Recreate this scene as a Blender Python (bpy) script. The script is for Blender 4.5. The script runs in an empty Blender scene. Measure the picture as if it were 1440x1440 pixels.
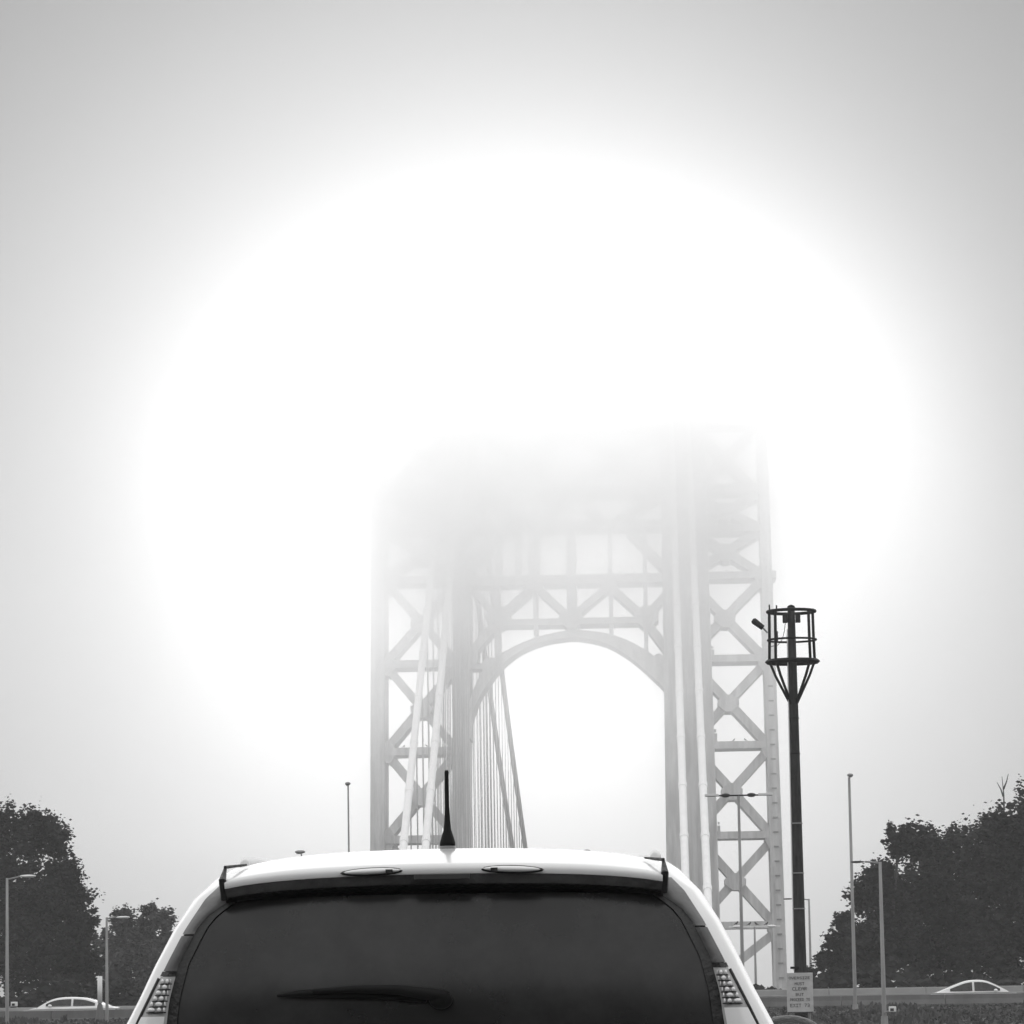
import bpy, math, random
from mathutils import Vector, Matrix
R = math.radians
sc = bpy.context.scene
# ------------------------------------------------------------------ camera
F = 5400.0                                   # focal length in 1440-px units (135 mm)
PITCH = math.atan(675 / F); ROLL = 0.0165
PSI = math.atan(203 * math.cos(PITCH) / F)
CAM = Vector((0, 0, 1.35))
fw = Vector((-math.sin(PSI) * math.cos(PITCH), math.cos(PSI) * math.cos(PITCH), math.sin(PITCH)))
r0 = Vector((math.cos(PSI), math.sin(PSI), 0)); u0 = r0.cross(fw)
rt = math.cos(ROLL) * r0 - math.sin(ROLL) * u0
up = math.sin(ROLL) * r0 + math.cos(ROLL) * u0
cd = bpy.data.cameras.new('camera'); cam = bpy.data.objects.new('camera', cd); sc.collection.objects.link(cam)
cd.lens = 135; cd.sensor_width = 36; cd.clip_start = 0.1; cd.clip_end = 6000
m3 = Matrix((rt, up, -fw)).transposed()
cam.matrix_world = Matrix.Translation(CAM) @ m3.to_4x4()
sc.camera = cam
sc.view_settings.view_transform = 'Standard'; sc.view_settings.look = 'None'
sc.view_settings.exposure = 0.0; sc.view_settings.gamma = 1.0
sc.render.resolution_x = sc.render.resolution_y = 1024
sc.cycles.max_bounces = 16; sc.cycles.volume_bounces = 14; sc.cycles.diffuse_bounces = 3
sc.cycles.use_denoising = True
sc.cycles.volume_max_steps = 256


def P(px, py, Y):
    """world point seen at a photo position, at the distance Y down the road"""
    d = fw * F + rt * (px - 720) - up * (py - 720)
    return CAM + d * (Y / d.y)


# ------------------------------------------------------------------ world
SUN_EL = R(8.2); SUN_AZ = -PSI               # the sun is hidden in the fog straight ahead
sd = Vector((math.sin(SUN_AZ) * math.cos(SUN_EL), math.cos(SUN_AZ) * math.cos(SUN_EL), math.sin(SUN_EL)))
w = bpy.data.worlds.new('World'); sc.world = w; w.use_nodes = True
nt = w.node_tree; N = nt.nodes; L = nt.links; N.clear()


def nd(t, tp, **k):
    n = t.nodes.new(tp)
    for a, b in k.items(): setattr(n, a, b)
    return n


def mth(t, op, a, b=None, c=None, clamp=False):
    n = t.nodes.new('ShaderNodeMath'); n.operation = op; n.use_clamp = clamp
    for i, v in enumerate((a, b, c)):
        if v is None: continue
        if isinstance(v, (int, float)): n.inputs[i].default_value = v
        else: t.links.new(v, n.inputs[i])
    return n.outputs[0]


tc = nd(nt, 'ShaderNodeTexCoord')
dp = nd(nt, 'ShaderNodeVectorMath', operation='DOT_PRODUCT'); L.new(tc.outputs['Generated'], dp.inputs[0]); dp.inputs[1].default_value = (-math.sin(PSI + R(.3)) * math.cos(R(6.8)), math.cos(PSI + R(.3)) * math.cos(R(6.8)), math.sin(R(6.8)))
ang = mth(nt, 'ARCCOSINE', mth(nt, 'MINIMUM', dp.outputs['Value'], 0.9999999))
ramp = nd(nt, 'ShaderNodeValToRGB'); L.new(mth(nt, 'DIVIDE', ang, R(40)), ramp.inputs[0])
ramp.color_ramp.interpolation = 'B_SPLINE'
STOPS = [(0, 2.2), (2.5, 1.6), (4, 1.06), (5.5, 0.87), (7.2, 0.68), (9, 0.46), (11, 0.30), (15, 0.25), (24, 0.8), (40, 1.1)]
e = ramp.color_ramp.elements
for i, (a, v) in enumerate(STOPS):
    el = e[i] if i < 2 else e.new(a / 40)
    el.position = a / 40; el.color = (v / 4, v / 4, v / 4, 1)
sky = nd(nt, 'ShaderNodeTexSky'); sky.sky_type = 'NISHITA'; sky.sun_disc = False
sky.sun_elevation = SUN_EL; sky.sun_rotation = SUN_AZ; sky.dust_density = 8; sky.air_density = 1
bw = nd(nt, 'ShaderNodeRGBToBW'); L.new(sky.outputs[0], bw.inputs[0])
skyv = mth(nt, 'MINIMUM', mth(nt, 'MULTIPLY', bw.outputs[0], 0.008), 0.08)
tot = mth(nt, 'ADD', mth(nt, 'MULTIPLY', ramp.outputs[0], 4.0), skyv)
bg = nd(nt, 'ShaderNodeBackground'); L.new(tot, bg.inputs['Color']); bg.inputs['Strength'].default_value = 1.0
wo = nd(nt, 'ShaderNodeOutputWorld'); L.new(bg.outputs[0], wo.inputs['Surface'])
# ------------------------------------------------------------------ sun, spread wide by the fog
sl = bpy.data.lights.new('sun', 'SUN'); sl.energy = 1.15; sl.angle = R(80); sl.color = (1, 1, 1)
so = bpy.data.objects.new('sun', sl); sc.collection.objects.link(so)
so.rotation_euler = sd.to_track_quat('Z', 'Y').to_euler(); so.location = (0, 0, 60)

# ------------------------------------------------------------------ materials
MT = {}


def mat(name, v, rough=0.6, bump=0.0, bscale=20, var=0.0, vscale=3, metal=0.0, coat=0.0, streak=False, spec=0.5):
    if name in MT: return MT[name]
    m = bpy.data.materials.new(name); m.use_nodes = True; t = m.node_tree
    b = t.nodes['Principled BSDF']
    b.inputs['Base Color'].default_value = (v, v, v, 1); b.inputs['Roughness'].default_value = rough
    b.inputs['Metallic'].default_value = metal; b.inputs['Coat Weight'].default_value = coat
    b.inputs['Specular IOR Level'].default_value = spec
    tcn = nd(t, 'ShaderNodeTexCoord')
    if var:
        mp = nd(t, 'ShaderNodeMapping'); t.links.new(tcn.outputs['Object'], mp.inputs[0])
        if streak: mp.inputs['Scale'].default_value = (1, 1, 0.12)
        n = nd(t, 'ShaderNodeTexNoise'); n.inputs['Scale'].default_value = vscale; n.inputs['Detail'].default_value = 6; n.inputs['Roughness'].default_value = 0.65
        t.links.new(mp.outputs[0], n.inputs['Vector'])
        cr = nd(t, 'ShaderNodeValToRGB'); t.links.new(n.outputs['Fac'], cr.inputs[0])
        lo, hi = v * (1 - var), v * (1 + var)
        cr.color_ramp.elements[0].position = 0.32; cr.color_ramp.elements[0].color = (lo, lo, lo, 1)
        cr.color_ramp.elements[1].position = 0.68; cr.color_ramp.elements[1].color = (hi, hi, hi, 1)
        t.links.new(cr.outputs[0], b.inputs['Base Color'])
    if bump:
        n2 = nd(t, 'ShaderNodeTexNoise'); n2.inputs['Scale'].default_value = bscale; n2.inputs['Detail'].default_value = 5
        t.links.new(tcn.outputs['Object'], n2.inputs['Vector'])
        bp = nd(t, 'ShaderNodeBump'); bp.inputs['Strength'].default_value = bump; bp.inputs['Distance'].default_value = 0.05
        t.links.new(n2.outputs['Fac'], bp.inputs['Height']); t.links.new(bp.outputs[0], b.inputs['Normal'])
    MT[name] = m
    return m


steel = mat('tower_steel', 0.46, 0.6, 0.4, 1.5, 0.32, 0.9, streak=True)
steel_dk = mat('tower_steel_seam', 0.14, 0.7)
cable_wh = mat('cable_wrap_white', 0.85, 0.5, 0.1, 3, 0.06, 0.8)
cable_gr = mat('cable_main_span_grey', 0.2, 0.6, 0.1, 3, 0.15, 0.8)  # main span; darker grey than the side span of the same cable
rope_m = mat('wire_rope', 0.30, 0.5)
asphalt = mat('asphalt', 0.06, 0.9, 0.4, 40, 0.25, 2)
verge = mat('verge_soil', 0.05, 0.95, 0.6, 3, 0.4, 0.8)
conc = mat('barrier_concrete', 0.115, 0.85, 0.3, 6, 0.22, 1.1, streak=True)
conc_l = mat('barrier_concrete_pale', 0.32, 0.8, 0.2, 6, 0.12, 1.1)
galv = mat('galvanised_steel', 0.24, 0.5, 0.1, 8, 0.25, 3, streak=True)
galv_l = mat('lamp_housing_pale', 0.75, 0.4)
dark_m = mat('dark_weathered_metal', 0.022, 0.7, spec=0.25, bump=0.5, bscale=18, var=0.85, vscale=9, streak=True)
black_m = mat('black_paint', 0.006, 0.6, spec=0.15)
white_p = mat('car_white_paint', 0.80, 0.22, coat=0.6, var=0.015, vscale=2)
glass_d = mat('tinted_glass', 0.014, 0.27, var=0.9, vscale=2.6, spec=0.42)
plast = mat('black_plastic', 0.014, 0.45, 0.2, 60, 0.2, 9)
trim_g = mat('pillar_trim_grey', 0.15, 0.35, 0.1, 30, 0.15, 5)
rubber = mat('tyre_rubber', 0.02, 0.9, 0.2, 40)
alloy = mat('alloy', 0.5, 0.35, metal=0.8)
lens_w = mat('lamp_lens_white', 0.85, 0.15, coat=0.5)
lens_r = mat('lamp_reflector_dark', 0.05, 0.25)
lens_g = mat('lamp_lens_grey', 0.45, 0.2)
leaf1 = mat('leaves', 0.03, 0.9, var=0.45, vscale=0.5, spec=0.1)
leaf2 = mat('leaves_far', 0.07, 0.9, var=0.4, vscale=0.4, spec=0.1)  # low left trees: haze put into paler leaves; grass shares the colour
bark = mat('bark', 0.06, 0.9, 0.6, 8, 0.3, 3)
sign_w = mat('sign_face', 0.5, 0.5, var=0.10, vscale=9)
sign_k = mat('sign_lettering', 0.05, 0.6)
bird_m = mat('bird_feathers', 0.02, 0.8, var=0.4, vscale=20)
paint_w = mat('road_paint', 0.6, 0.7, var=0.15, vscale=8)


# ------------------------------------------------------------------ mesh helper
def frame_of(d):
    d = d.normalized(); a = Vector((0, 0, 1)) if abs(d.z) < 0.95 else Vector((1, 0, 0))
    s = d.cross(a).normalized(); return s, s.cross(d).normalized()


class MB:
    def __init__(s): s.v = []; s.f = []

    def add(s, vs, fs):
        k = len(s.v); s.v += [tuple(x) for x in vs]; s.f += [tuple(i + k for i in f) for f in fs]

    def box(s, c, d):
        x, y, z = c; a, b, h = d[0] / 2, d[1] / 2, d[2] / 2
        vs = [(x + i * a, y + j * b, z + k * h) for k in (-1, 1) for j in (-1, 1) for i in (-1, 1)]
        s.add(vs, [(0, 2, 3, 1), (4, 5, 7, 6), (0, 1, 5, 4), (2, 6, 7, 3), (0, 4, 6, 2), (1, 3, 7, 5)])

    def prism(s, poly, y0, y1):
        """poly: list of (x, z), extruded along Y"""
        n = len(poly)
        ar = sum(poly[i][0] * poly[(i + 1) % n][1] - poly[(i + 1) % n][0] * poly[i][1] for i in range(n))
        if ar < 0: poly = poly[::-1]
        vs = [(x, y0, z) for x, z in poly] + [(x, y1, z) for x, z in poly]
        fs = [tuple(range(n)), tuple(range(2 * n - 1, n - 1, -1))]
        fs += [((i + 1) % n, i, n + i, n + (i + 1) % n) for i in range(n)]
        s.add(vs, fs)

    def bar(s, a, b, wx, y0, y1):
        """flat bar in the XZ plane from a to b, width wx, between depths y0 and y1"""
        dx, dz = b[0] - a[0], b[1] - a[1]; l = math.hypot(dx, dz); nx, nz = -dz / l * wx / 2, dx / l * wx / 2
        s.prism([(a[0] + nx, a[1] + nz), (b[0] + nx, b[1] + nz), (b[0] - nx, b[1] - nz), (a[0] - nx, a[1] - nz)], y0, y1)

    def tube(s, pts, rad, n=8, cap=True):
        pts = [Vector(p) for p in pts]
        if not hasattr(rad, '__len__'): rad = [rad] * len(pts)
        vs = []; fs = []; s0 = None
        for i, p in enumerate(pts):
            d = (pts[min(i + 1, len(pts) - 1)] - pts[max(i - 1, 0)])
            if s0 is None: sv, uv = frame_of(d)
            else:
                dn = d.normalized(); sv = (s0 - dn * s0.dot(dn)).normalized(); uv = sv.cross(dn)
            s0 = sv
            for k in range(n):
                t = 2 * math.pi * k / n; vs.append(p + (sv * math.cos(t) + uv * math.sin(t)) * rad[i])
        for i in range(len(pts) - 1):
            for k in range(n):
                fs.append((i * n + k, i * n + (k + 1) % n, (i + 1) * n + (k + 1) % n, (i + 1) * n + k))
        if cap:
            fs.append(tuple(range(n - 1, -1, -1))); m = (len(pts) - 1) * n; fs.append(tuple(range(m, m + n)))
        s.add(vs, fs)

    def ell(s, c, r, n=12, m=8, rot=None):
        vs = []; fs = []
        for j in range(m + 1):
            ph = math.pi * j / m
            for i in range(n):
                th = 2 * math.pi * i / n
                v = Vector((r[0] * math.sin(ph) * math.cos(th), r[1] * math.sin(ph) * math.sin(th), r[2] * math.cos(ph)))
                if rot: v = rot @ v
                vs.append(Vector(c) + v)
        for j in range(m):
            for i in range(n):
                fs.append((j * n + i, (j + 1) * n + i, (j + 1) * n + (i + 1) % n, j * n + (i + 1) % n))
        s.add(vs, fs)

    def ring(s, c, r, tr, n=28, m=6, sz=1.0):
        vs = []; fs = []
        for i in range(n):
            t = 2 * math.pi * i / n
            for k in range(m):
                a = 2 * math.pi * k / m; q = r + tr * math.cos(a)
                vs.append((c[0] + q * math.cos(t), c[1] + q * math.sin(t), c[2] + tr * sz * math.sin(a)))
        for i in range(n):
            for k in range(m):
                fs.append((i * m + k, ((i + 1) % n) * m + k, ((i + 1) % n) * m + (k + 1) % m, i * m + (k + 1) % m))
        s.add(vs, fs)

    def lathe(s, prof, c, n=16):
        vs = []; fs = []
        for r, z in prof:
            for i in range(n):
                t = 2 * math.pi * i / n; vs.append((c[0] + r * math.cos(t), c[1] + r * math.sin(t), c[2] + z))
        for j in range(len(prof) - 1):
            for i in range(n): fs.append((j * n + i, j * n + (i + 1) % n, (j + 1) * n + (i + 1) % n, (j + 1) * n + i))
        fs.append(tuple(range(n - 1, -1, -1))); k = (len(prof) - 1) * n; fs.append(tuple(range(k, k + n)))
        s.add(vs, fs)

    def grid(s, rows, closed=False):
        n = len(rows[0]); vs = [p for r_ in rows for p in r_]; fs = []
        for j in range(len(rows) - 1):
            for i in range(n - 1): fs.append((j * n + i, j * n + i + 1, (j + 1) * n + i + 1, (j + 1) * n + i))
        s.add(vs, fs)

    def build(s, name, m, parent=None, smooth=False, bevel=0, solid=0, kind=None):
        me = bpy.data.meshes.new(name)
        o = bpy.data.objects.new(name, me); sc.collection.objects.link(o)
        vs = s.v
        if parent is not None:
            o.parent = parent; pl = Vector(parent.location) if parent.parent is None else Vector(parent.location) + Vector(parent.parent.location)
            if parent.parent is not None and parent.type == 'MESH': pl = Vector(parent.parent.location) + Vector(parent.location)
            vs = [(x - pl.x, y - pl.y, z - pl.z) for x, y, z in vs]
        me.from_pydata(vs, [], s.f); me.update()
        me.materials.append(m)
        if smooth: me.polygons.foreach_set('use_smooth', [True] * len(me.polygons))
        if solid:
            q = o.modifiers.new('s', 'SOLIDIFY'); q.thickness = solid; q.offset = 0
        if bevel:
            q = o.modifiers.new('b', 'BEVEL'); q.width = bevel; q.segments = 2; q.limit_method = 'ANGLE'
        if kind: o['kind'] = kind
        return o


def tag(o, label=None, cat=None, group=None, kind=None):
    if label: o['label'] = label
    if cat: o['category'] = cat
    if group: o['group'] = group
    if kind: o['kind'] = kind
    return o


def empty(name, loc, label, cat, group=None):
    o = bpy.data.objects.new(name, None); sc.collection.objects.link(o); o.location = loc
    o.empty_display_size = 0.3
    return tag(o, label, cat, group)


def copy_tree(o, parent=None):
    c = o.copy(); sc.collection.objects.link(c); c.parent = parent
    for ch in list(o.children): copy_tree(ch, c)
    return c


# ------------------------------------------------------------------ ground
g = MB(); g.grid([[(x, y, -0.02) for x in (-900, -200, -60, 0, 60, 200, 900)] for y in (-300, -60, 0, 100, 200, 400, 800, 1400)])
g.build('ground', verge, kind='structure')
g = MB(); g.grid([[(x, y, 0.0) for x in (-15.5, 2.6)] for y in (-50, 150, 560, 640, 1380)])
g.build('roadway', asphalt, kind='structure')
g = MB()
for lx in (-13.2, -9.6, -6.0, -2.4, 1.2):
    for k in range(60):
        y = -40 + k * 12; g.add([(lx - .06, y, .004), (lx + .06, y, .004), (lx + .06, y + 3, .004), (lx - .06, y + 3, .004)], [(0, 1, 2, 3)])
g.build('lane_markings', paint_w, kind='structure')


g = MB(); random.seed(2); hr = []
for j in range(5):
    hr.append([(x, -150 - j * 30, [0, 26, 48, 66, 72][j] * (1 + .28 * math.sin(x * .031 + 1) * math.sin(x * .013)) + random.uniform(-2, 2) * (j > 0)) for x in range(-400, 401, 12)])
g.grid(hr)
g.build('added_reflection_hills', verge, smooth=True, kind='structure')  # unseen hillside added behind the camera to darken the rear-glass reflection
# embankment with the crossing road
def embank(x0, x1, name):
    s = MB(); random.seed(4)
    prof = [(128, 0.0), (138, 0.10), (146, 0.22), (152, 0.36), (157, 0.46), (159.4, 0.5)]
    rows = []
    for y, z in prof:
        rows.append([(x0 + (x1 - x0) * i / 40, y, z + random.uniform(-.04, .04) * (z > 0) - 0.01) for i in range(41)])
    s.grid(rows); s.build(name, verge, smooth=True, kind='structure')
    s = MB(); s.grid([[(x, y, z) for x in (x0, x1)] for y, z in ((159.4, .50), (160.4, .5), (160.7, .02), (172, .02))])
    s.add([(x0, 172, .02), (x1, 172, .02), (x1, 176, 0), (x0, 176, 0)], [(0, 1, 2, 3)])
    s.build('crossing_road', asphalt, kind='structure')


embank(-62, -16.5, 'embankment'); embank(2.7, 62, 'embankment')


# low grass and weeds on the slope (uncountable)
def tufts(x0, x1):
    s = MB(); random.seed(9)
    for k in range(9000):
        x = random.uniform(x0, x1); y = random.uniform(130, 159)
        z = max(0, (y - 130) / 29 * .48) - .02
        h = random.uniform(.05, .16) * (2.0 if math.sin(x * .9) + math.sin(x * 2.3 + y) > 1.1 else 1)
        a = random.uniform(0, math.pi); c, q = math.cos(a) * .09, math.sin(a) * .09
        lx, ly = random.uniform(-.1, .1), random.uniform(-.1, .1)
        s.add([(x - c, y - q, z), (x + c, y + q, z), (x + c * .3 + lx, y + q * .3 + ly, z + h), (x - c * .6 + lx, y - q * .6 + ly, z + h * .8)], [(0, 1, 2, 3)])
    return s


for (x0, x1, side) in ((-48, -17, 'left'), (3, 30, 'right')):
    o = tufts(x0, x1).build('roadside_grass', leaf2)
    tag(o, 'dark rough grass on the slope at the %s edge of the photo' % side, 'grass', kind='stuff')


# ------------------------------------------------------------------ barriers
def barrier(x0, x1, y, z0, z1, label, m, rail=True):
    t = empty('concrete_barrier', ((x0 + x1) / 2, y, z0), label, 'barrier')
    s = MB(); n = int((x1 - x0) / 4); pr = [(-.28, z0), (-.28, z0 + .08), (-.15, z0 + .28), (-.11, z1 - .02), (-.09, z1), (.09, z1), (.11, z1 - .02), (.15, z0 + .28), (.28, z0 + .08), (.28, z0)]
    for k in range(n):
        a = x0 + (x1 - x0) * k / n + .012; b = x0 + (x1 - x0) * (k + 1) / n - .012
        vs = [(a, y + p[0], p[1]) for p in pr] + [(b, y + p[0], p[1]) for p in pr]; q = len(pr)
        s.add(vs, [tuple(range(q - 1, -1, -1)), tuple(range(q, 2 * q))] + [(i, (i + 1) % q, q + (i + 1) % q, q + i) for i in range(q)])
    s.build('barrier_wall', m, t)
    if rail:
        s = MB(); s.box(((x0 + x1) / 2, y, z1 + .035), (x1 - x0, .16, .05)); s.build('lit_cap_strip', conc_l, t, bevel=.01)  # pale strip; light on the wall's top edge is put into its colour
    return t


barrier(3.0, 50, 160, .5, .97, 'long grey concrete barrier below the trees on the right, in front of a pale sedan', conc)
barrier(3.0, 50, 171.5, .02, 1.27, 'pale rail barrier behind the sedan on the right, under the tall right-hand trees', conc_l, rail=False)
barrier(-52, -16.6, 160, .3, .90, 'grey concrete barrier below the trees on the left, in front of a white sedan', conc)
barrier(-52, -16.6, 171.5, .02, 1.02, 'low pale barrier behind the white sedan at the lower left corner', conc_l, rail=False)

# ------------------------------------------------------------------ bridge tower
TY = 590.0; D = 9.0; SC = TY / F


def T(px, py):
    p = P(px, py, TY); return (p.x, p.z)


tower = empty('bridge_tower', (-13, TY, 0), 'pale grey steel lattice bridge tower with arched portal fading upward into fog', 'bridge tower')


def quad_col(l0, l1, r0_, r1_, lab=None):
    # (px,py) top-left, bottom-left, top-right, bottom-right
    s = MB(); a, b, c, d_ = T(*l0), T(*l1), T(*r0_), T(*r1_)
    s.prism([a, c, d_, b], TY, TY + D); o = s.build('column', steel, tower, bevel=.12)
    if lab: o['label'] = lab
    return o


quad_col((521.5, 594), (520, 1408), (541, 594), (541, 1408))
quad_col((638.5, 594), (634, 1408), (662, 594), (659, 1408))
quad_col((928, 588), (940, 1400), (990, 588), (1016, 1400), 'broad column with two white cables passing in front')
quad_col((1063, 586), (1089, 1395), (1078, 586), (1108, 1395))
# shallow stiffening strips on the columns: thin plates that give the riveted look
for (a0, a1, b0, b1) in (((529, 596), (529, 1405), 2.0, .25), ((649, 596), (645, 1405), 2.5, .25), ((1071, 588), (1099, 1395), 7, .18), ((958, 590), (977, 1400), 16, .3), ((983, 590), (1006, 1400), 8, .25)):
    s = MB(); s.bar(T(*a0), T(*a1), b0 * SC, TY - b1, TY - .002); s.build('cover_strip', steel, tower)
for k in range(22):
    y = 965 + k * 20.5; x = 1083.5 + (y - 965) * .037
    s = MB(); s.bar(T(x - 3.5, y), T(x + 3.5, y), 2.0 * SC, TY - .42, TY - .19); s.build('splice_plate', steel_dk, tower)


def bar(a, b, wpx, name='diagonal_brace', d0=0.6, d1=None, m=steel):
    s = MB(); s.bar(T(*a), T(*b), wpx * SC, TY + d0, TY + (D - d0 if d1 is None else d1)); return s.build(name, m, tower)


def hbar(x0, x1, y, wpx):  # horizontal beam; y of its face centre at x0 (image lines follow the camera roll)
    a = T(x0, y); b = T(x1, y); zz = (a[1] + b[1]) / 2
    s = MB(); s.bar((a[0], zz), (b[0], zz), wpx * SC, TY + .3, TY + D - .3)
    s.build('horizontal_beam', steel, tower)


def gus(x, y, w, h, d0=0.25):
    s = MB(); c = .3
    pts = [(-w, -h * c), (-w * c, -h), (w * c, -h), (w, -h * c), (w, h * c), (w * c, h), (-w * c, h), (-w, h * c)]
    s.prism([T(x + a, y + b) for a, b in pts], TY + d0, TY + D - d0); s.build('gusset_plate', steel, tower)


def xbay(xl, xr, y0, y1, cx, w_=12, clip=None):
    """two crossing braces between beam levels y0 and y1"""
    cy = (y0 + y1) / 2 + 2
    bar((xl, y0 + 4), (xr, y1 - 4), w_, d0=1.2); bar((xl, y1 - 4), (xr, y0 + 4), w_, d0=1.35)
    gus((xl + xr) / 2, cy, 15, 12, .7)


# left bay between the outer and inner left columns
LV = [815, 933, 1056, 1180, 1306]
for y in LV: hbar(538, 640, y, 11)
for y0, y1 in zip(LV[:-1], LV[1:]): xbay(543, 640, y0, y1, 595)
# right bay; the broad column hides the inner part of each crossing
RV = [808, 925, 1047, 1174, 1301]
for y in RV: hbar(975, 1092, y, 10)
for i, (y0, y1) in enumerate(zip(RV[:-1], RV[1:])): xbay(966 + 5 * i, 1073 + 5 * i, y0, y1, 0)
bar((985, 1395), (1092, 1310), 12, d0=1.2)
# node plates where braces meet the outer columns
for y in LV: gus(546, y + 1, 9, 16, .5)
for i, y in enumerate(RV): gus(1071 + 4.6 * i, y + 2, 9, 16, .5)
# portal truss
def hspan(x0, x1, y, wpx):
    hbar(x0, x1, y, wpx)


hspan(655, 940, 814, 13); hspan(700, 908, 873, 9)
for a, b, w_ in (((700, 867), (752, 822), 11), ((752, 822), (802, 868), 10), ((802, 868), (856, 822), 10), ((856, 822), (908, 868), 11),
                 ((700, 867), (664, 828), 9), ((908, 866), (936, 834), 10),
                 ((700, 872), (660, 918), 12), ((908, 872), (938, 912), 12)):
    bar(a, b, w_, d0=1.0)
for x, y0, y1, w_ in ((697.5, 820, 930, 8), (752, 820, 893, 6), (802, 742, 890, 14), (857, 742, 895, 6), (906, 742, 918, 6), (750, 742, 815, 16), (727, 742, 815, 8), (699, 742, 815, 8)):
    bar((x, y0), (x + (y1 - y0) * .0165, y1), w_, 'vertical_strut', d0=.9)
for x, y, w_, h_ in ((700, 867, 17, 15), (803, 869, 17, 14), (909, 866, 17, 15), (752, 823, 12, 8), (856, 823, 12, 8), (690, 936, 14, 12), (926, 931, 12, 12), (664, 922, 8, 16)):
    gus(x, y, w_, h_, .35)
bar((657, 936), (690, 936), 7, 'horizontal_beam', .6); bar((922, 932), (942, 932), 7, 'horizontal_beam', .6)
bar((885, 745), (938, 800), 12, d0=1)
bar((705, 745), (664, 790), 12, d0=1)
# arch ring
ext = [(657, 1040), (658, 1010), (662, 980), (672, 955), (687, 932), (712, 914), (750, 897), (787, 888), (808, 886), (832, 887), (860, 892), (885, 901), (910, 915), (926, 928), (944, 946)]
inn = [(662, 1040), (662, 1014), (668, 994), (678, 973), (703, 938), (730, 916), (760, 903), (790, 897), (808, 896), (832, 899), (859, 907.7), (891, 928), (916, 950), (934, 968), (944, 982)]


def smooth_pts(pts, k=4):
    out = []
    for i in range(len(pts) - 1):
        p0 = pts[max(i - 1, 0)]; p1 = pts[i]; p2 = pts[i + 1]; p3 = pts[min(i + 2, len(pts) - 1)]
        for j in range(k):
            t = j / k
            out.append(tuple(.5 * (2 * p1[c] + (p2[c] - p0[c]) * t + (2 * p0[c] - 5 * p1[c] + 4 * p2[c] - p3[c]) * t * t + (3 * p1[c] - p0[c] - 3 * p2[c] + p3[c]) * t ** 3) for c in (0, 1)))
    return out + [pts[-1]]


E_ = [T(*p) for p in smooth_pts(ext)]; I_ = [T(*p) for p in smooth_pts(inn)]
s = MB(); n = len(E_)
vs = [(x, TY + .1, z) for x, z in E_] + [(x, TY + .1, z) for x, z in I_] + [(x, TY + D - .1, z) for x, z in E_] + [(x, TY + D - .1, z) for x, z in I_]
fs = []
for i in range(n - 1):
    fs += [(i, i + 1, n + i + 1, n + i), (2 * n + i, 3 * n + i, 3 * n + i + 1, 2 * n + i + 1), (i, 2 * n + i, 2 * n + i + 1, i + 1), (n + i, n + i + 1, 3 * n + i + 1, 3 * n + i)]
fs += [(0, n, 3 * n, 2 * n), (n - 1, 3 * n - 1, 4 * n - 1, 2 * n - 1)]
s.add(vs, fs); s.build('portal_arch', steel, tower)
# upper storeys, mostly lost in the fog
UP = [742, 690, 596]
hspan(655, 940, 738, 12)
for a, b in (((668, 690), (750, 738)), ((750, 738), (802, 690)), ((802, 690), (856, 738)), ((856, 738), (935, 690))): bar(a, b, 11, d0=1)
for y in UP[1:]: hbar(530, 1072, y, 12)
for y in (742,): hbar(530, 660, y, 10); hbar(985, 1072, y, 10)
xbay(543, 642, 742, 812, 0); xbay(975, 1066, 742, 806, 0)
for i, (y0, y1) in enumerate(zip(UP[1:-1], UP[2:])):
    xbay(545, 645, y1, y0, 0); xbay(975 - 3 * i, 1062 - 3 * i, y1, y0, 0)
    xbay(668, 800, y1, y0, 0); xbay(800, 932, y1, y0, 0)
xbay(543, 642, 690, 742, 0); xbay(975, 1064, 690, 742, 0)
# ladder cage on the left inner column
s = MB()
for xx in (627, 633.5): s.bar(T(xx, 965), T(xx + 3, 1400), 1.3 * SC, TY - .6, TY - .3)
for k in range(54):
    y = 967 + k * 8; s.bar(T(627 + k * .055, y), T(633.5 + k * .055, y + 3), 1.0 * SC, TY - .62, TY - .45)
s.build('ladder', cable_wh, tower)
# small service cabins standing on the right-hand beams
for (x, y, w_, h_) in ((1006, 1041, 7, 14), (1002, 919, 7, 10), (1011, 1167, 5, 10)):
    s = MB(); c = T(x, y); wx, hz = w_ * SC, h_ * SC
    s.box((c[0], TY + 1.4, c[1] + hz / 2 - .4), (wx * .8, 1.2, hz)); s.box((c[0], TY + 1.4, c[1] + hz * 1.0), (wx * .5, 1.0, hz * .3))
    s.build('service_cabin', steel, tower)
# ------------------------------------------------------------------ main cables and suspender ropes
ZS = 90.3


def zside(Y): return 18.7 + .62 * (Y - 458) - .002 * max(0, Y - 520) ** 2


def zmain(Y): t = Y - TY; return max(.8, ZS - .345 * t + .00027 * t * t)


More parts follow.
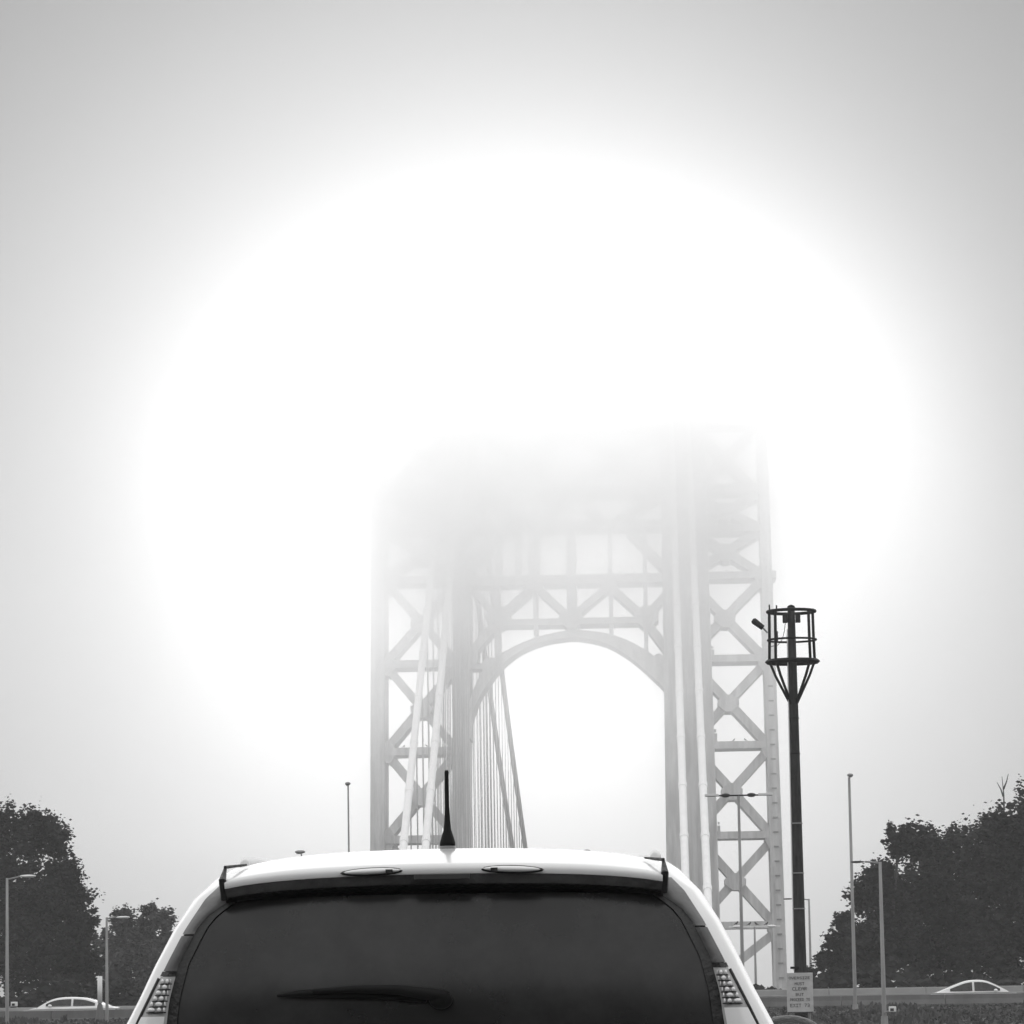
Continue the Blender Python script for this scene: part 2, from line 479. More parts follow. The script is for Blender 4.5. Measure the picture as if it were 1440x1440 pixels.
CL = ['outermost left main cable, white near the tower, in front of the lattice bay', 'second main cable from the left, white, in front of the left lattice bay',
      'white banded main cable on the left side of the broad right column', 'white banded main cable nearest the right edge of the broad right column']
for ci, cx in enumerate((-30.7, -28.05, 2.75, 5.25)):
    y0 = TY + 3 if ci > 1 else TY + 3
    t = empty('suspension_cable', (cx, 440, 0), CL[ci], 'suspension cable', 'main cables of the bridge')
    ys = [430.5 + k * (TY + 2 - 430.5) / 24 for k in range(25)]
    s = MB(); s.tube([(cx, y, zside(y)) for y in ys], .47, 12); s.build('side_span', cable_wh, t, smooth=True)
    ys = [TY + 4 + k * 16 for k in range(25)]
    s = MB(); s.tube([(cx, y, zmain(y)) for y in ys], .48, 10); s.build('main_span', cable_gr, t, smooth=True)
    s = MB(); s.box((cx, TY + 3, ZS - .2), (1.6, 5, 1.9)); s.build('saddle', steel, t)
    # clamping bands
    for k in range(14):
        y = 438 + k * 10.6
        d_ = Vector((0, 1, .62)).normalized(); c = Vector((cx, y, zside(y)))
        s = MB(); s.tube([c - d_ * .55, c + d_ * .55], .54, 12)
        s.build('cable_band', cable_wh, t)
    # conduit slung under the cable
    s = MB(); s.tube([(cx + .08, y, zside(y) - .72) for y in (431, 470, 520, 586)], .11, 5); s.build('conduit', steel_dk, t)
    # suspender ropes, doubled at each band
    for k in range(11 if ci < 2 else 0):
        y = 440 + k * 13
        for q in (-.45, .45):
            s = MB(); s.tube([(cx + q, y, zside(y) - .4), (cx + q, y, 0)], .06, 5); s.build('suspender_rope', rope_m, t)
    for k in range(20 if ci < 2 else 0):
        y = TY + 22 + k * 12.5
        for q in (-.5, .5):
            s = MB(); s.tube([(cx + q, y, zmain(y) - .4), (cx + q, y, 0)], .06, 5); s.build('suspender_rope', rope_m, t)
    s = MB(); s.box((cx, 428, 0.9), (2.2, 7, 2.2)); s.build('anchorage_block', conc, t)


# ------------------------------------------------------------------ lamp posts
def lamp(base_px, base_Y, top_py, r, arms, label, zbase=0.0, group='lamp posts by the road', col=galv, head=galv_l, top_px=None):
    """arms: list of (px_end, py_end, head_len_px, head_thick_px)"""
    b = P(base_px, 1392, base_Y); tp = P(base_px if top_px is None else top_px, top_py, base_Y)
    h = tp.z; x = tp.x; k = base_Y / F
    t = empty('street_lamp', (x, base_Y, zbase), label, 'street lamp', group)
    s = MB(); s.tube([(x, base_Y, zbase), (x, base_Y, zbase + .5), (x, base_Y, h)], [r * 1.35, r * 1.15, r * .75], 10); s.build('pole', col, t, smooth=True)
    s = MB(); s.lathe([(r * 2.4, 0), (r * 2.4, .05), (r * 1.8, .08), (r * 1.6, .35)], (x, base_Y, zbase + .002), 12); s.build('base_flange', col, t)
    for (px, py, hl, ht) in arms:
        e = P(px, py, base_Y); sg = 1 if e.x > x else -1
        ln = hl * k; th = ht * k
        if abs(e.x - x) > ln * .8:
            s = MB(); s.tube([(x, base_Y, h - .05), (x + (e.x - x) * .5, base_Y, (h + e.z) / 2), (e.x - sg * ln * .5, base_Y, e.z)], max(r * .45, .03), 8)
            s.build('arm', col, t, smooth=True)
        s = MB(); s.ell((e.x, base_Y, e.z), (ln / 2, max(.14, ln * .22), th / 2), 14, 8); o = s.build('luminaire', head, t, smooth=True)
        s = MB(); s.ell((e.x + sg * ln * .08, base_Y, e.z - th * .42), (ln * .3, max(.08, ln * .13), th * .22), 10, 6); s.build('lens', lens_g, o, smooth=True)
    return t


lamp(491, 156, 1104, .045, [(489, 1102, 8, 5)], 'thin tall lamp post left of the bridge tower, rising behind the white car roof', head=galv, top_px=489.5)
lamp(1200, 154, 1093, .07, [(1195.5, 1090, 9, 5)], 'tallest thin lamp post in front of the right-hand trees', zbase=.3, head=galv, top_px=1194)
lamp(1245, 130, 1212, .07, [(1206, 1212, 20, 3)], 'pale post with short left arm, crossing the right-hand trees and barrier', head=dark_m, top_px=1237.5)
lamp(10, 150, 1235, .065, [(39, 1232, 24, 4)], 'pale lamp post with white head at the far left edge, before the big tree')
lamp(151, 155, 1290, .06, [(173, 1290, 20, 3.5)], 'shorter lamp post with white head beside the white car, before the low tree at left', top_px=150)
lamp(1140, 228, 1264, .075, [(1108, 1264, 14, 2)], 'thin post with arm to the left partly behind the dark cage pole', head=dark_m, top_px=1137.5)
lamp(424, 236, 1201, .06, [(422, 1198, 15, 5)], 'lamp head just showing above the left half of the white car roof', head=galv)
lamp(826, 236, 1199, .05, [(825, 1196, 10, 3)], 'tiny lamp head just showing above the right half of the white car roof', head=galv)


def tee_lamp(px0, px1, Y, top_py, r, half, label, head, colbar, lum, ht, tip=None):
    tp = P(px1, top_py, Y); k = Y / F; x = tp.x; h = tp.z
    t = empty('twin_street_lamp', (x, Y, 0), label, 'street lamp', 'twin-arm lamp posts')
    s = MB(); s.tube([(x, Y, 0), (x, Y, 1), (x, Y, h)], [r * 1.3, r * 1.2, r * .8], 10); s.build('pole', galv, t, smooth=True)
    s = MB(); s.lathe([(r * 2.4, 0), (r * 2.4, .05), (r * 1.7, .08), (r * 1.5, .35)], (x, Y, 0.002), 12); s.build('base_flange', galv, t)
    s = MB(); s.box((x, Y, h), (half * 2 * k, .10, 2.0 * k)); s.build('cross_arm', colbar, t, bevel=.01)
    for q in lum:
        s = MB(); s.ell((x + q * k, Y, h - .01 + ht * .1 * k), (6.5 * k, .2, ht * k / 2), 12, 8); o = s.build('luminaire', head, t, smooth=True)
    if tip:
        for sg in (-1, 1):
            s = MB(); s.box((x + sg * (half + 0.5 - tip / 2) * k, Y - .12, h + .9 * k), (tip * k, .16, 3 * k)); s.build('light_panel', galv_l, t, bevel=.01)
    return t, x, h, k


tee, tx, th_, tk = tee_lamp(1045, 1038.5, 150, 1118.5, .065, 47, 'lamp post with two arms and two dark heads in front of the right tower bay', dark_m, black_m, (-18, 18), 6, tip=20)
tee2, t2x, t2h, t2k = tee_lamp(1066, 1061, 260, 1303, .08, 36, 'small lamp post with pale cross arm carrying perched birds, low before the tower', galv_l, galv_l, (-24, 24), 4)


# ------------------------------------------------------------------ birds
def bird(x, y, z, L_, face, label):
    s = MB(); k = L_
    rot = Matrix.Rotation(-.55 * face, 3, 'Y')
    s.ell((x, y, z + .34 * k), (.30 * k, .15 * k, .17 * k), 12, 8, rot)
    s.ell((x + .22 * k * face, y, z + .62 * k), (.11 * k, .10 * k, .11 * k), 10, 6)
    s.tube([(x + .15 * k * face, y, z + .42 * k), (x + .22 * k * face, y, z + .6 * k)], [.13 * k, .08 * k], 8)
    s.tube([(x + .31 * k * face, y, z + .62 * k), (x + .42 * k * face, y, z + .59 * k)], [.03 * k, .008 * k], 6)
    s.tube([(x - .18 * k * face, y, z + .25 * k), (x - .52 * k * face, y, z + .08 * k)], [.08 * k, .05 * k], 6)
    for q in (-.05, .05): s.tube([(x, y + q * k, z + .2 * k), (x + .02 * k, y + q * k, z)], .018 * k, 5)
    o = s.build('perched_bird', bird_m, None, smooth=True)
    return tag(o, label, 'bird', 'perched birds')


top2 = t2h + t2k * 1.0
for px, nm, f in ((-25, 'small bird at the left end of the low pale lamp arm', 1), (-7, 'bird just left of centre on the low pale lamp arm', 1), (2.5, 'bird just right of the pole top on the low pale lamp arm', -1), (17, 'bird at the right end of the low pale lamp arm', 1)):
    bird(t2x + px * t2k, 260, top2 + (0.02 if abs(px) < 20 else .07), .36, f, nm)
for px, py, f, nm in ((1032, 1042, 1, 'left one of two birds on the right tower bay beam'), (1048, 1042, -1, 'right one of two birds on the right tower bay beam'),
                      (568, 1051, 1, 'bird on the middle beam of the left tower bay, near the outer column'), (600, 1051, -1, 'bird on the middle beam of the left tower bay, between the cables'),
                      (892, 807, 1, 'bird on the long beam above the arch, right half'), (1022, 803, -1, 'bird on the top beam of the right tower bay'), (872, 807, -1, 'bird on the long beam above the arch, just left of another')):
    p = P(px, py, TY + .6); ref = {1042: (975, 1092, 1047, 5), 1051: (538, 640, 1056, 5.5), 807: (655, 940, 814, 6.5), 803: (975, 1092, 808, 5)}[py]
    zz = (T(ref[0], ref[2])[1] + T(ref[1], ref[2])[1]) / 2 + ref[3] * SC
    bird(p.x, TY + .6, zz, .62, f, nm)

# ------------------------------------------------------------------ dark pole with cage
CY = 100.0; ck = CY / F
def C(px, py): p = P(px, py, CY); return p
pt = C(1112.5, 856); px_ = pt.x
def cz(py): return C(1114, py).z
cg = empty('cage_pole', (px_, CY, 0), 'tall dark metal pole topped by a round open cage with equipment, right of the tower', 'pole')
s = MB(); s.tube([(px_, CY, 0), (px_, CY, cz(1365)), (px_, CY, cz(990)), (px_, CY, cz(856))], [10 * ck, 9 * ck, 6.6 * ck, 5.2 * ck], 14); s.build('pole_shaft', dark_m, cg, smooth=True)
s = MB(); s.lathe([(.30, 0), (.30, .04), (.24, .05), (.22, .3)], (px_, CY, .002), 14); s.build('base_flange', dark_m, cg)
s = MB(); s.lathe([(5.5 * ck, 0), (6 * ck, .03), (5 * ck, .09), (2 * ck, .12)], (px_, CY, cz(857)), 12); s.build('pole_cap', black_m, cg)
zt, zm, zl = cz(860), cz(900), cz(930.5)
rt_, rm, rl = 33.5 * ck, 34 * ck, 36 * ck
for z, r_, tr, nm in ((zt, rt_, .042, 'cage_ring'), (zm, rm, .028, 'cage_ring')):
    s = MB(); s.ring((px_, CY, z), r_, tr, 36, 8); s.build(nm, black_m, cg, smooth=True)
s = MB(); s.ring((px_, CY, zl), rl, .055, 36, 4); s.build('cage_ring', black_m, cg)
for a in (0, 90, 45, 135):
    c, q = math.cos(R(a)), math.sin(R(a)); s = MB()
    s.tube([(px_ - c * rl, CY - q * rl, zl), (px_ + c * rl, CY + q * rl, zl)], .03, 6); s.build('platform_spoke', black_m, cg)
for a in (24, -46, 156, 226):
    c, q = math.cos(R(a)), math.sin(R(a))
    s = MB(); s.tube([(px_ + c * rl * .97, CY + q * rl * .97, zl), (px_ + c * rm, CY + q * rm, zm), (px_ + c * rt_, CY + q * rt_, zt)], .038, 8)
    s.build('cage_post', black_m, cg, smooth=True)
    s = MB(); s.tube([(px_ + c * rl * .95, CY + q * rl * .95, zl), (px_ + c * rl * .72, CY + q * rl * .72, cz(950)), (px_ + c * .09, CY + q * .09, cz(990))], .036, 8)
    s.build('support_strut', black_m, cg, smooth=True)
for dx in (-9.0, 9.0):
    s = MB(); s.box((px_ + dx * ck, CY - .06, cz(869.5)), (7 * ck, .16, 13 * ck)); s.build('equipment_box', dark_m, cg, bevel=.01)
for dx, dy, y0, y1 in ((-31, -.25, 862, 851), (-20, .3, 860, 849), (-20, .25, 900, 886), (-25, .3, 861, 855)):
    s = MB(); s.tube([(px_ + dx * ck, CY + dy, cz(y0)), (px_ + dx * ck, CY + dy, cz(y1))], .022, 6); s.build('sensor_rod', black_m, cg)
s = MB(); s.tube([(px_ - 9 * ck, CY - .15, cz(877)), (px_ - 10.5 * ck, CY - .2, cz(888)), (px_ - 14 * ck, CY - .25, cz(900)), (px_ - 20 * ck, CY - .3, cz(908)), (px_ - 30 * ck, CY - .28, cz(910))], .009, 6); s.build('slack_cable', black_m, cg, smooth=True)
a = C(1058, 872); b = C(1078, 887)
s = MB()
dvec = Vector((b.x - a.x, 0, b.z - a.z)); s.tube([(a.x, CY - .05, a.z), (a.x + dvec.x * .1, CY - .05, a.z + dvec.z * .1), (a.x + dvec.x * .75, CY - .05, a.z + dvec.z * .75)], [.05, .085, .07], 4); s.build('floodlight', dark_m, cg)
s = MB(); s.tube([(a.x + dvec.x * .7, CY - .05, a.z + dvec.z * .7), (b.x + .02, CY, b.z - .05)], .022, 6); s.build('floodlight_arm', galv, cg)
s = MB(); s.tube([(px_ - 8.6 * ck, CY - .05, cz(1365)), (px_ - 6.6 * ck - .01, CY - .05, cz(990)), (px_ - 6.2 * ck, CY - .05, cz(885))], .018, 6); s.build('conduit', galv_l, cg)
for py, rr in ((1158, 7.9), (1228, 8.3), (1278, 8.6), (1010, 6.9), (1060, 7.2)):
    s = MB(); s.ring((px_, CY, cz(py)), rr * ck, .012, 24, 6, 1.5); s.build('strap_band', galv if py > 1100 else black_m, cg)
s = MB(); s.box((px_ - 8 * ck, CY - .12, cz(1361)), (12 * ck, .1, .06)); s.build('bracket', black_m, cg)

# ------------------------------------------------------------------ sign on its post in front of the pole
SY = 60.0; sk = SY / F; c0 = P(1125, 1396, SY)
sg = empty('road_sign', (c0.x, SY, 0), 'small pale rectangular sign with six lines of dark lettering below the dark cage pole', 'sign')
s = MB()
for q in (-13, 13): s.tube([(c0.x + q * sk, SY + .05, 0), (c0.x + q * sk, SY + .05, c0.z + 24 * sk)], .02, 8)
s.build('sign_post', galv, sg)
s = MB(); s.box((c0.x, SY, c0.z), (36.5 * sk, .012, 55 * sk)); pan = s.build('sign_panel', sign_w, sg, bevel=.003)
s = MB(); s.box((c0.x, SY - .009, c0.z - 27 * sk), (36 * sk, .006, 1.2 * sk)); s.build('panel_edge', sign_k, sg)
FONT5 = {'A': '01110100011000111111100011000110001', 'B': '11110100011000111110100011000111110', 'C': '01111100001000010000100001000001111', 'D': '11110100011000110001100011000111110',
         'E': '11111100001000011110100001000011111', 'F': '11111100001000011110100001000010000', 'G': '01111100001000010011100011000101111', 'H': '10001100011000111111100011000110001',
         'I': '11111001000010000100001000010011111', 'K': '10001100101010011000101001001010001', 'L': '10000100001000010000100001000011111', 'M': '10001110111010110101100011000110001',
         'N': '10001110011010110011100011000110001', 'O': '01110100011000110001100011000101110', 'P': '11110100011000111110100001000010000', 'R': '11110100011000111110101001001010001',
         'S': '01111100001000001110000010000111110', 'T': '11111001000010000100001000010000100', 'U': '10001100011000110001100011000101110', 'V': '10001100011000110001010100101000100',
         'X': '10001010100010000100001000101010001', 'Y': '10001010100010000100001000010000100', 'Z': '11111000010001000100010001000011111', '7': '11111000010001000100010000100001000', '3': '11110000010000101110000010000111110', '1': '00100011000010000100001000010001110', '2': '01110100010000100010001000100011111'}


def text(mb, word, cx, cz_, h, w_, y):
    n = len(word); adv = w_ / n; px = adv / 6.2; pz = h / 7
    for i, ch in enumerate(word):
        if ch not in FONT5: continue
        x0 = cx - w_ / 2 + i * adv
        for r_ in range(7):
            row = FONT5[ch][r_ * 5:r_ * 5 + 5]; c = 0
            while c < 5:
                if row[c] == '1':
                    d = c
                    while d < 5 and row[d] == '1': d += 1
                    zc = cz_ + h / 2 - (r_ + .5) * pz
                    mb.box((x0 + (c + d) / 2 * px, y, zc), ((d - c) * px, .002, pz * 1.0)); c = d
                else: c += 1


for word, dy, w_, h_ in (('OVERSIZE', -20.5, 30, 3.6), ('MUST', -12.5, 14, 4), ('CLEAR', -5.5, 21, 4.4), ('BUT', 2.5, 12, 4), ('PROCEED TO', 9.5, 28, 4), ('EXIT 73', 17.5, 28, 4.6)):
    s = MB(); text(s, word, c0.x, c0.z - dy * sk, h_ * sk, w_ * sk, SY - .0085); s.build('lettering', sign_k, sg)

# small things by the road
p = P(138, 1412, 158)
t = empty('marker_post', (p.x, 158.5, .46), 'white marker post on a grey base beside the white sedan at left', 'marker post')
s = MB(); s.lathe([(.22, 0), (.22, .04), (.15, .3), (.11, .62), (.05, .72)], (p.x, 158.5, .46), 14); s.build('post_base', conc, t, smooth=True)
s = MB(); s.tube([(p.x, 158.5, 1.17), (p.x, 158.5, 2.28)], .10, 12); s.build('post_sleeve', galv_l, t, smooth=True)
for px, py, Y, lab, q in ((20, 1412, 149.5, 'small pale box fixed beside the lamp post at the far left', 1), (1255, 1419, 129.5, 'small white box lamp fixed low beside the armed post at right', 1)):
    p = P(px, py, Y)
    pole_x = P(11, py, Y).x if px < 100 else P(1245, py, Y).x
    t = empty('utility_box', (p.x, Y, p.z), lab, 'utility box')
    s = MB(); s.box((p.x, Y, p.z), (.24, .2, .18)); s.build('box_housing', galv_l, t, bevel=.02)
    s = MB(); s.tube([(p.x - .1, Y, p.z - .05), (pole_x, Y + .4, p.z - .12)], .025, 6); s.build('bracket', galv, t)
    s = MB(); s.box((p.x - .02, Y - .102, p.z - .02), (.12, .01, .09)); s.build('cover', lens_r, t)


# ------------------------------------------------------------------ sedans behind the barriers
def sedan(cx, cy, z0, face, label, H=1.44):
    t = empty('parked_sedan', (cx, cy, z0), label, 'car', 'pale sedans on the crossing road')
    f = face * .9
    prof = [(-2.35, .45), (-2.38, .75), (-2.25, .98), (-1.75, 1.05), (-1.05, 1.36), (-.45, H), (.25, H), (.75, 1.34), (1.35, 1.02), (2.05, .90), (2.32, .72), (2.36, .42), (2.2, .25), (-2.2, .25)]
    low = [(-2.35, .45), (-2.38, .75), (-2.25, .98), (-1.75, 1.04), (1.35, 1.0), (2.05, .90), (2.32, .72), (2.36, .42), (2.2, .25), (-2.2, .25)]
    s = MB(); W = .88
    s.prism([(cx + f * x, z0 + z) for x, z in low], cy - W, cy + W); body = s.build('body', white_p, t, bevel=.07, smooth=True)
    gp = smooth_pts([(-1.95, 1.03), (-1.05, 1.34), (-.45, H), (.25, H), (.8, 1.32), (1.45, 1.0)], 4)
    rows = []
    for (x, z) in gp:
        k = max(0, (z - 1.0) / (H - 1.0)); hw = W - .03 - .24 * k
        rows.append([(cx + f * x, cy + q * hw, z0 + z - (.03 if abs(q) == 1 else 0)) for q in (-1, -.85, -.4, 0, .4, .85, 1)])
    s = MB(); s.grid(rows)
    for sd_ in (0, -1):   # side walls down to the belt
        s.grid([[r_[sd_] for r_ in rows], [(r_[sd_][0], cy + (-1 if sd_ == 0 else 1) * (W - .04), z0 + .99) for r_ in rows]])
    s.build('roof', white_p, t, smooth=True)
    for sd_ in (-1, 1):
        for (xa, xb, lab) in ((-1.35, -.30, 'r'), (-.20, 1.0, 'f')):
            s = MB(); top = [x for x in [xa + (xb - xa) * i / 6 for i in range(7)]]
            def zt_(x):
                for i in range(len(gp) - 1):
                    if gp[i][0] <= x <= gp[i + 1][0]:
                        q = (x - gp[i][0]) / (gp[i + 1][0] - gp[i][0]); return gp[i][1] + (gp[i + 1][1] - gp[i][1]) * q
                return 1.0
            r1 = []; r2 = []
            for x in top:
                z = max(1.07, zt_(x) - .09); k = (z - 1.0) / (H - 1.0)
                hw = W - .03 - .24 * k * 1.0 + .006
                r1.append((cx + f * x, cy + sd_ * (hw + .012), z0 + z)); r2.append((cx + f * x, cy + sd_ * (W - .04 + .004), z0 + 1.05))
            s.grid([r1, r2]); s.build('side_window', glass_d, t)
    for x in (-1.4, 1.42):
        for sd_ in (-1, 1):
            s = MB(); s.tube([(cx + f * x, cy + sd_ * .68, z0 + .33), (cx + f * x, cy + sd_ * .90, z0 + .33)], .33, 18); o = s.build('wheel', rubber, t)
            s = MB(); s.tube([(cx + f * x, cy + sd_ * .86, z0 + .33), (cx + f * x, cy + sd_ * .91, z0 + .33)], .21, 14); s.build('rim', alloy, o)
    for sd_ in (-1, 1):
        s = MB(); s.box((cx + f * 2.28, cy + sd_ * .62, z0 + .70), (.12, .34, .12)); s.build('headlight', lens_w, t, bevel=.02)
        s = MB(); s.box((cx - f * 2.32, cy + sd_ * .64, z0 + .84), (.10, .30, .14)); s.build('tail_light', lens_r, t, bevel=.02)
        s = MB(); s.ell((cx + f * .78, cy + sd_ * .97, z0 + 1.06), (.09, .10, .07), 10, 6); s.build('mirror', white_p, t, smooth=True)
    return t


pl = P(98, 1407, 165.5); sedan(pl.x, 165.5, .02, -1, 'white sedan behind the left barrier, under the big left-hand tree', 1.42)
pr = P(1374, 1384, 165.5); sedan(pr.x, 165.5, .025, 1, 'pale sedan behind the right barrier, under the right-hand trees', 1.50)
z_r = 0


# ------------------------------------------------------------------ trees
def tree(lobes, Y, seed, label, nleaf, base_z=0.0, lf=leaf1, size=.28, squash=1.0, base_px=None, twig=False):
    random.seed(seed)
    L3 = []
    for (px, py, rr) in lobes:
        yy = Y + random.uniform(-1.2, 1.2); p = P(px, py, yy); r_ = rr * Y / F; L3.append((p, r_))
    bx = sum(p.x * r for p, r in L3) / sum(r for p, r in L3) if base_px is None else P(base_px, 1380, Y).x
    t = empty('leafy_tree', (bx, Y, base_z), label, 'tree', 'leafy trees beyond the crossing road')
    s = MB(); zc = sum(p.z for p, r in L3) / len(L3)
    s.tube([(bx, Y, base_z - .1), (bx + .05, Y, base_z + 1.2), (bx - .1, Y, base_z + (zc - base_z) * .6), (bx, Y, zc)], [.34, .26, .2, .1], 9)
    for p, r_ in L3:
        st = Vector((bx, Y, base_z + (zc - base_z) * .35)); mid = st.lerp(p, .55) + Vector((0, 0, -.3))
        s.tube([st, mid, p, p + Vector((random.uniform(-.3, .3), 0, r_ * .55))], [.14, .1, .06, .02], 6)
    s.build('trunk', bark, t, smooth=True)
    s = MB(); vol = [r_ ** 2.2 for p, r_ in L3]; tv = sum(vol)
    for (p, r_), v_ in zip(L3, vol):
        n_ = int(nleaf * v_ / tv)
        # sub-clumps on the lobe's surface give an uneven edge
        cl = []
        for k in range(int(16 + r_ * 12)):
            a = Vector((random.gauss(0, 1), random.gauss(0, 1), random.gauss(0, 1))).normalized()
            cl.append((p + a * r_ * random.uniform(.55, .98), r_ * random.uniform(.12, .30)))
        for k in range(n_):
            if random.random() < .72:
                c, q = random.choice(cl); a = Vector((random.gauss(0, 1), random.gauss(0, 1), random.gauss(0, 1))) * .55
                pos = c + a * q
            else:
                a = Vector((random.gauss(0, 1), random.gauss(0, 1), random.gauss(0, 1))).normalized()
                pos = p + a * r_ * random.uniform(.2, .88)
            big = random.random() < .22
            if big: pos = p + (pos - p) * .72
            if pos.z < base_z + .3: continue
            nrm = Vector((random.gauss(0, 1), random.gauss(0, 1), random.gauss(0, 1) + .6)).normalized()
            su, uv = frame_of(nrm); z = size * random.uniform(.35, 1.0) * (2.4 if big else 1); wv = z * random.uniform(.45, .8)
            s.add([pos - su * z * .5, pos + uv * wv * .5, pos + su * z * .5, pos - uv * wv * .5], [(0, 1, 2, 3)])
    s.build('crown', lf, t)
    if twig:
        s = MB()
        for (x0, y0, x1, y1) in ((1412, 1140, 1409, 1092), (1411, 1120, 1402, 1100), (1411, 1110, 1418, 1088)):
            s.tube([P(x0, y0, Y), P((x0 + x1) / 2 + 1, (y0 + y1) / 2, Y), P(x1, y1, Y)], [.05, .03, .012], 5)
        s.build('bare_branch', bark, t)
    return t


tree([(1448, 1150, 52), (1405, 1172, 46), (1450, 1220, 80), (1378, 1200, 52), (1420, 1290, 80), (1400, 1345, 60)], 186, 1, 'tallest dark leafy tree at the right edge, with bare twigs on top', 21000, twig=True)
tree([(1330, 1198, 44), (1290, 1190, 38), (1350, 1260, 66), (1300, 1262, 60), (1330, 1335, 62), (1285, 1340, 50)], 189, 2, 'dark round-topped tree left of the tallest one in the right-hand group', 19000)
tree([(1264, 1182, 26), (1238, 1240, 34), (1214, 1262, 28), (1255, 1262, 42), (1258, 1320, 52), (1225, 1330, 44)], 184, 3, 'ragged dark tree behind the tallest thin lamp post at right', 13000)
tree([(1188, 1300, 18), (1180, 1326, 24), (1212, 1325, 30), (1160, 1352, 20), (1190, 1362, 30), (1225, 1368, 28), (1138, 1374, 16)], 190, 4, 'low sloping tree beside the dark cage pole at the foot of the right-hand group', 9000, size=.24)
tree([(1520, 1140, 70), (1500, 1230, 90), (1540, 1310, 90)], 190, 5, 'tree mostly outside the frame at the right edge', 8000)
tree([(2, 1168, 46), (50, 1166, 42), (-30, 1220, 70), (25, 1240, 74), (5, 1320, 72), (40, 1352, 55)], 186, 6, 'tall dark leafy tree at the left edge, behind the lamp post', 21000, size=.25)
tree([(74, 1182, 38), (90, 1230, 38), (102, 1270, 36), (62, 1290, 60), (108, 1320, 38), (84, 1350, 48), (122, 1350, 28), (124, 1298, 24), (118, 1384, 32)], 189, 7, 'dark tree with steep right edge above the white sedan at left', 17000, size=.25)
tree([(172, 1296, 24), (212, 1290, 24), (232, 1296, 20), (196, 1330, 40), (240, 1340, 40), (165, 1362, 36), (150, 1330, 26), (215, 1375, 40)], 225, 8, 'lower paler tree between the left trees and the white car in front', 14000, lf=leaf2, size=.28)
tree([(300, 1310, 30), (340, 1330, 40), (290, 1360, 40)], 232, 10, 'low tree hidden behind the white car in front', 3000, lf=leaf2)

# dense undergrowth below the trees (uncountable)
for (x0, x1, Yb, hh, side, sd_) in ((3.4, 40, 180, 1.0, 'right', 1), (-48, -17, 181, .9, 'left', 2)):
    random.seed(60 + sd_); s = MB()
    for k in range(9000):
        x = random.uniform(x0, x1); y = Yb + random.uniform(-2, 2)
        hx = hh * (1.0 + .45 * math.sin(x * .7 + sd_) + .3 * math.sin(x * 1.9)) * (min(1, .35 + abs(x - (x0 if sd_ == 1 else x1)) / 9))
        z = random.uniform(.0, max(.2, 1.0 + hx)); z = z if random.random() < .8 else 1.0 + hx * random.random()
        nrm = Vector((random.gauss(0, 1), random.gauss(0, 1), random.gauss(0, 1) + .5)).normalized(); su, uv = frame_of(nrm); q = random.uniform(.1, .34)
        pos = Vector((x, y, z)); s.add([pos - su * q, pos + uv * q * .6, pos + su * q, pos - uv * q * .6], [(0, 1, 2, 3)])
    o = s.build('undergrowth', leaf1); tag(o, 'dark undergrowth beneath the trees at the %s side of the photo' % side, 'undergrowth', kind='stuff')

# ------------------------------------------------------------------ the white SUV ahead
CXS = -.565
suv = empty('white_suv', (CXS, 12.2, 0), 'white SUV seen from behind with dark rear window, wiper and roof antenna, in the foreground', 'car')


def lerp_tab(tab, z):
    if z <= tab[0][0]: return tab[0][1]
    for (a, va), (b, vb) in zip(tab, tab[1:]):
        if z <= b: return va + (vb - va) * (z - a) / (b - a)
    return tab[-1][1]


PROF = [(.78, .30), (.90, .42), (.925, .70), (.925, .95), (.905, 1.10), (.872, 1.20), (.843, 1.267), (.80, 1.35), (.762, 1.433), (.716, 1.526), (.668, 1.605), (.615, 1.662), (.575, 1.688), (.52, 1.702), (.42, 1.713), (.28, 1.722), (.14, 1.727), (0, 1.729)]
WT = [(z, w_) for w_, z in PROF]
YRT = [(.30, 9.70), (.45, 9.62), (.70, 9.64), (.95, 9.76), (1.1, 9.903), (1.2, 9.904), (1.3, 9.907), (1.35, 9.911), (1.4, 9.918), (1.45, 9.930), (1.5, 9.946), (1.55, 9.970), (1.6, 10.0), (1.65, 10.06), (1.69, 10.14), (1.73, 10.25)]
TOPT = [(10.1, 1.722), (10.3, 1.735), (10.7, 1.748), (11.3, 1.752), (12.1, 1.735), (12.45, 1.69), (12.9, 1.45), (13.35, 1.14), (13.6, 1.08), (14.1, 1.02), (14.45, .9), (14.55, .72)]


def sec(Y, side, off=0.0):
    tz = lerp_tab(TOPT, Y); row = []
    fr = max(0, (Y - 13.9) / .65)
    for w_, z in PROF:
        z2 = z if z <= 1.1 else 1.1 + (z - 1.1) * (tz - 1.1) / .629
        if tz < 1.1: z2 = min(z, tz - (1.0 if z < 1.1 else 0) * 0 - .0) if z > tz else z
        ww = w_ * (1 - .16 * fr * fr)
        row.append((CXS + side * (ww + off), Y, z2))
    return row


# body shell: both sides, one mesh
s = MB()
YS = [10.55, 10.9, 11.4, 11.9, 12.3, 12.45, 12.65, 12.9, 13.1, 13.35, 13.6, 13.9, 14.1, 14.3, 14.45, 14.55]
rows = []
r_in = []; r_mid = []; r_out = []; r_o2 = []
full = [(-w_, z) for w_, z in PROF] + [(w_, z) for w_, z in PROF[::-1][1:]]


def ring_row(dw, dy, dz=0):
    out = []
    for w_, z in full:
        sg_ = -1 if w_ < 0 else 1; k = min(1, abs(w_) / .55) if z > 1.68 else 1
        out.append((CXS + sg_ * max(0, abs(w_) - dw * k), lerp_tab(YRT, z) + dy, z - (dz * (1 if z > 1.66 else 0))))
    return out


